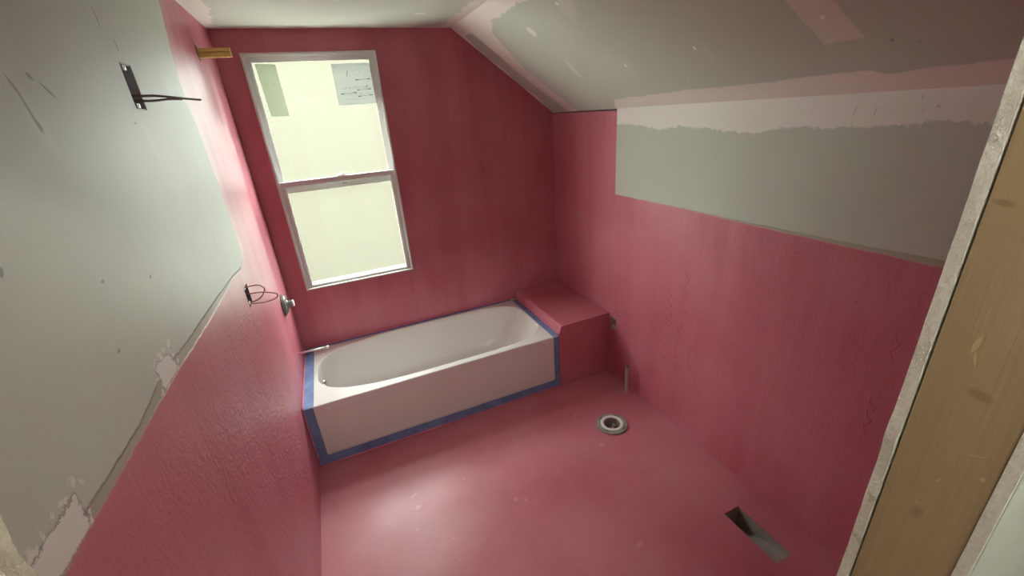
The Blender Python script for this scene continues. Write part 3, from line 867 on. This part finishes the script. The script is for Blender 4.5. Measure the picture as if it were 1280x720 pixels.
# ------------------------------------------------------------------ electrical boxes
def wallbox(name, label, sgn, x, yr, zr, mat, depth=.05):
    """open box let into a side wall; sgn -1 goes into the left wall, +1 into the right wall"""
    o = empty(name, (x, (yr[0] + yr[1]) / 2, zr[0]))
    tag(o, label, 'outlet box')
    e, t = .0008, .002
    y0, y1, z0, z1 = yr[0] + e, yr[1] - e, zr[0] + e, zr[1] - e
    bm = bmesh.new()
    xa, xb = sorted((x + sgn * .001, x + sgn * depth))
    box(bm, (xa, y0, z0), (xb, y0 + t, z1)); box(bm, (xa, y1 - t, z0), (xb, y1, z1))
    box(bm, (xa, y0 + t, z0), (xb, y1 - t, z0 + t)); box(bm, (xa, y0 + t, z1 - t), (xb, y1 - t, z1))
    xc_, xd = sorted((x + sgn * (depth - .003), x + sgn * depth))
    box(bm, (xc_, y0, z0), (xd, y1, z1))
    link('box_shell', bm, mat, o)
    for zz in (z0 + .009, z1 - .009):
        bm = bmesh.new(); ym = (y0 + y1) / 2
        xe, xf = sorted((x + sgn * .003, x + sgn * .006))
        box(bm, (xe, ym - .010, zz - .005), (xf, ym + .010, zz + .005))
        tb = link('screw_tab', bm, M_WHITE if sgn < 0 else M_STEEL, o)
        bm = lathe(bmesh.new(), [(0, -.001 * sgn), (.003, -.0008 * sgn), (.0035, .001 * sgn)], (x + sgn * .0025, ym, zz), 'x', 12)
        link('screw', bm, M_STEEL, tb)
    return o
def spline(pts, n=10):
    P = [Vector(p) for p in pts]; out = []
    for i in range(len(P) - 1):
        p0, p1, p2, p3 = P[max(i-1, 0)], P[i], P[i+1], P[min(i+2, len(P)-1)]
        for k in range(n):
            t = k / n
            out.append(.5 * (2*p1 + (p2 - p0)*t + (2*p0 - 5*p1 + 4*p2 - p3)*t*t + (3*p1 - p0 - 3*p2 + p3)*t**3))
    return out + [P[-1]]
b1 = wallbox('switch_box', 'empty outlet box with long dark cable in grey board', -1, 0, (-1.414, -1.340), (1.806, 1.910), M_BOXP, .032)
for pts, r in (([(-.04, -1.385, 1.842), (-.005, -1.372, 1.838), (.025, -1.32, 1.840), (.062, -1.25, 1.836), (.092, -1.168, 1.834)], .0030),
               ([(-.04, -1.375, 1.832), (-.005, -1.366, 1.828), (.018, -1.33, 1.828), (.040, -1.285, 1.833), (.062, -1.245, 1.834)], .0030)):
    link('cable', tube(bmesh.new(), spline(pts), r, 8), M_WIREG, b1, smooth=True)
b2 = wallbox('switch_box', 'small outlet box with looped copper wires in pink wall', -1, 0, B2Y, B2Z, M_DARKBOX)
for pts in ([(-.03, -.985, 1.180), (.004, -.975, 1.180), (.035, -.93, 1.166), (.048, -.90, 1.135), (.030, -.925, 1.110), (-.005, -.95, 1.105), (-.03, -.96, 1.106)],
            [(-.03, -.98, 1.150), (.004, -.965, 1.148), (.040, -.92, 1.130), (.074, -.880, 1.103), (.084, -.876, 1.090), (.072, -.888, 1.080), (.036, -.928, 1.088), (.002, -.955, 1.102), (-.03, -.965, 1.106)]):
    link('wire', tube(bmesh.new(), spline(pts), .0024, 8), M_WIREC, b2, smooth=True)
b3 = wallbox('outlet_box', 'small grey box set in knee wall beside pink ledge', 1, W, OY, OZ, M_BOXG)
bm = bmesh.new(); box(bm, (W + .001, OY[0] + .003, OZ[0] + .003), (W + .004, OY[1] - .018, OZ[0] + .034)); link('cover_tab', bm, M_BOXG, b3)
for k, z in enumerate((.385, .402)):
    link('wire', tube(bmesh.new(), spline([(W + .04, -.745, z), (W + .012, -.755, z + .004), (W + .008, -.760, z - .014)]), .0022, 8), M_WIREC if k else M_WIREG, b3, smooth=True)

# ------------------------------------------------------------------ shower plumbing on the left wall
vv = empty('shower_valve', (.0, -.29, .83))
tag(vv, 'round grey shower valve body without handle on pink wall', 'valve')
VY, VZ = -.292, .828
link('wall_gasket', lathe(bmesh.new(), [(0, .001), (.062, .001), (.062, .008), (.052, .010), (0, .010)], (0, VY, VZ), 'x', 36), M_DARKBOX, vv)
link('back_plate', lathe(bmesh.new(), [(0, .0105), (.050, .0105), (.052, .014), (.048, .020), (.030, .022), (0, .022)], (0, VY, VZ), 'x', 36), M_VALVE, vv)
stem = link('stem', lathe(bmesh.new(), [(.026, .0225), (.023, .026), (.019, .028), (.019, .050), (0, .050)], (0, VY, VZ), 'x', 28), M_VALVE, vv)
link('stem_cap', lathe(bmesh.new(), [(0, .0505), (.0195, .0505), (.0195, .056), (.016, .058), (0, .058)], (0, VY, VZ), 'x', 28), M_WHITE, stem)
for t in (.6, .6 + math.pi / 2, .6 + math.pi, .6 + 1.5 * math.pi):
    link('screw', lathe(bmesh.new(), [(0, .0255), (.005, .0245), (.0055, .0215)], (0, VY + .038 * math.cos(t), VZ + .038 * math.sin(t)), 'x', 12), M_DARKBOX, vv)

sp = empty('spout_stub', (0, -.282, .506))
tag(sp, 'thin steel spout pipe poking from pink wall over tub rim', 'pipe')
link('pipe', tube(bmesh.new(), [(.0005, -.282, .506), (.08, -.281, .504), (.152, -.280, .502)], .0062, 14), M_STEEL, sp, smooth=True)
link('pipe_end', tube(bmesh.new(), [(.1525, -.280, .502), (.154, -.280, .502), (.169, -.280, .5015), (.171, -.280, .5015)], [.0070, .0085, .0085, .0065], 14), M_CHROME, sp)
link('wall_collar', lathe(bmesh.new(), [(.0066, .006), (.011, .004), (.013, .0005)], (0, -.282, .506), 'x', 20), M_EDGE, sp)

sh = empty('shower_arm_stub', (0, -.425, 2.055))
tag(sh, 'short flat yellow stub poking from pink wall near ceiling', 'pipe stub')
bm = bmesh.new()
prof = [(-.009, -.018), (.009, -.018), (.009, .018), (-.009, .018), (-.009, .004), (-.003, .004), (-.003, -.002), (-.009, -.002)]
def e_(x, sc=1.0): return [bm.verts.new((x, -.425 + p[0] * sc, 2.057 + p[1] * sc)) for p in prof]
ra, rb = e_(.001), e_(.122)
bm.faces.new(ra[::-1]); bm.faces.new(rb)
for i in range(len(prof)):
    j = (i + 1) % len(prof); bm.faces.new((ra[i], ra[j], rb[j], rb[i]))
link('stub_body', bm, M_BRASS, sh)
link('wall_hole', lathe(bmesh.new(), [(.018, .0015), (.026, .0025), (.032, .0005)], (0, -.425, 2.057), 'x', 24), M_DIRT, sh)

# ------------------------------------------------------------------ pencil marks showing through the coat on the knee wall
rs = random.Random(21)
def squiggle(y, z0, z1, amp, r, seed):
    n = int((z1 - z0) / .010)
    pts = []
    for i in range(n + 1):
        t = i / n
        z = z0 + (z1 - z0) * t
        pts.append((W - .0003, y + amp * math.sin(i * 1.15 + seed) + amp * .6 * mnoise.noise(Vector((i * .31, seed, 0))), z + .008 * math.sin(i * 2.1 + seed * 2)))
    return tube(bmesh.new(), spline(pts, 4), r, 4)
for i, (y, z0, z1, amp) in enumerate(((-1.232, .46, .80, .020), (-1.232, .33, .42, .016), (-1.315, .34, .47, .014), (-1.315, .52, .64, .013), (-1.335, .80, .95, .010), (-1.40, .40, .55, .010), (-2.19, .60, .80, .010), (-2.20, .92, 1.02, .010))):
    link('pencil_marking', squiggle(y, z0, z1, amp, .0010, i * 1.7), M_PENCIL, wr)
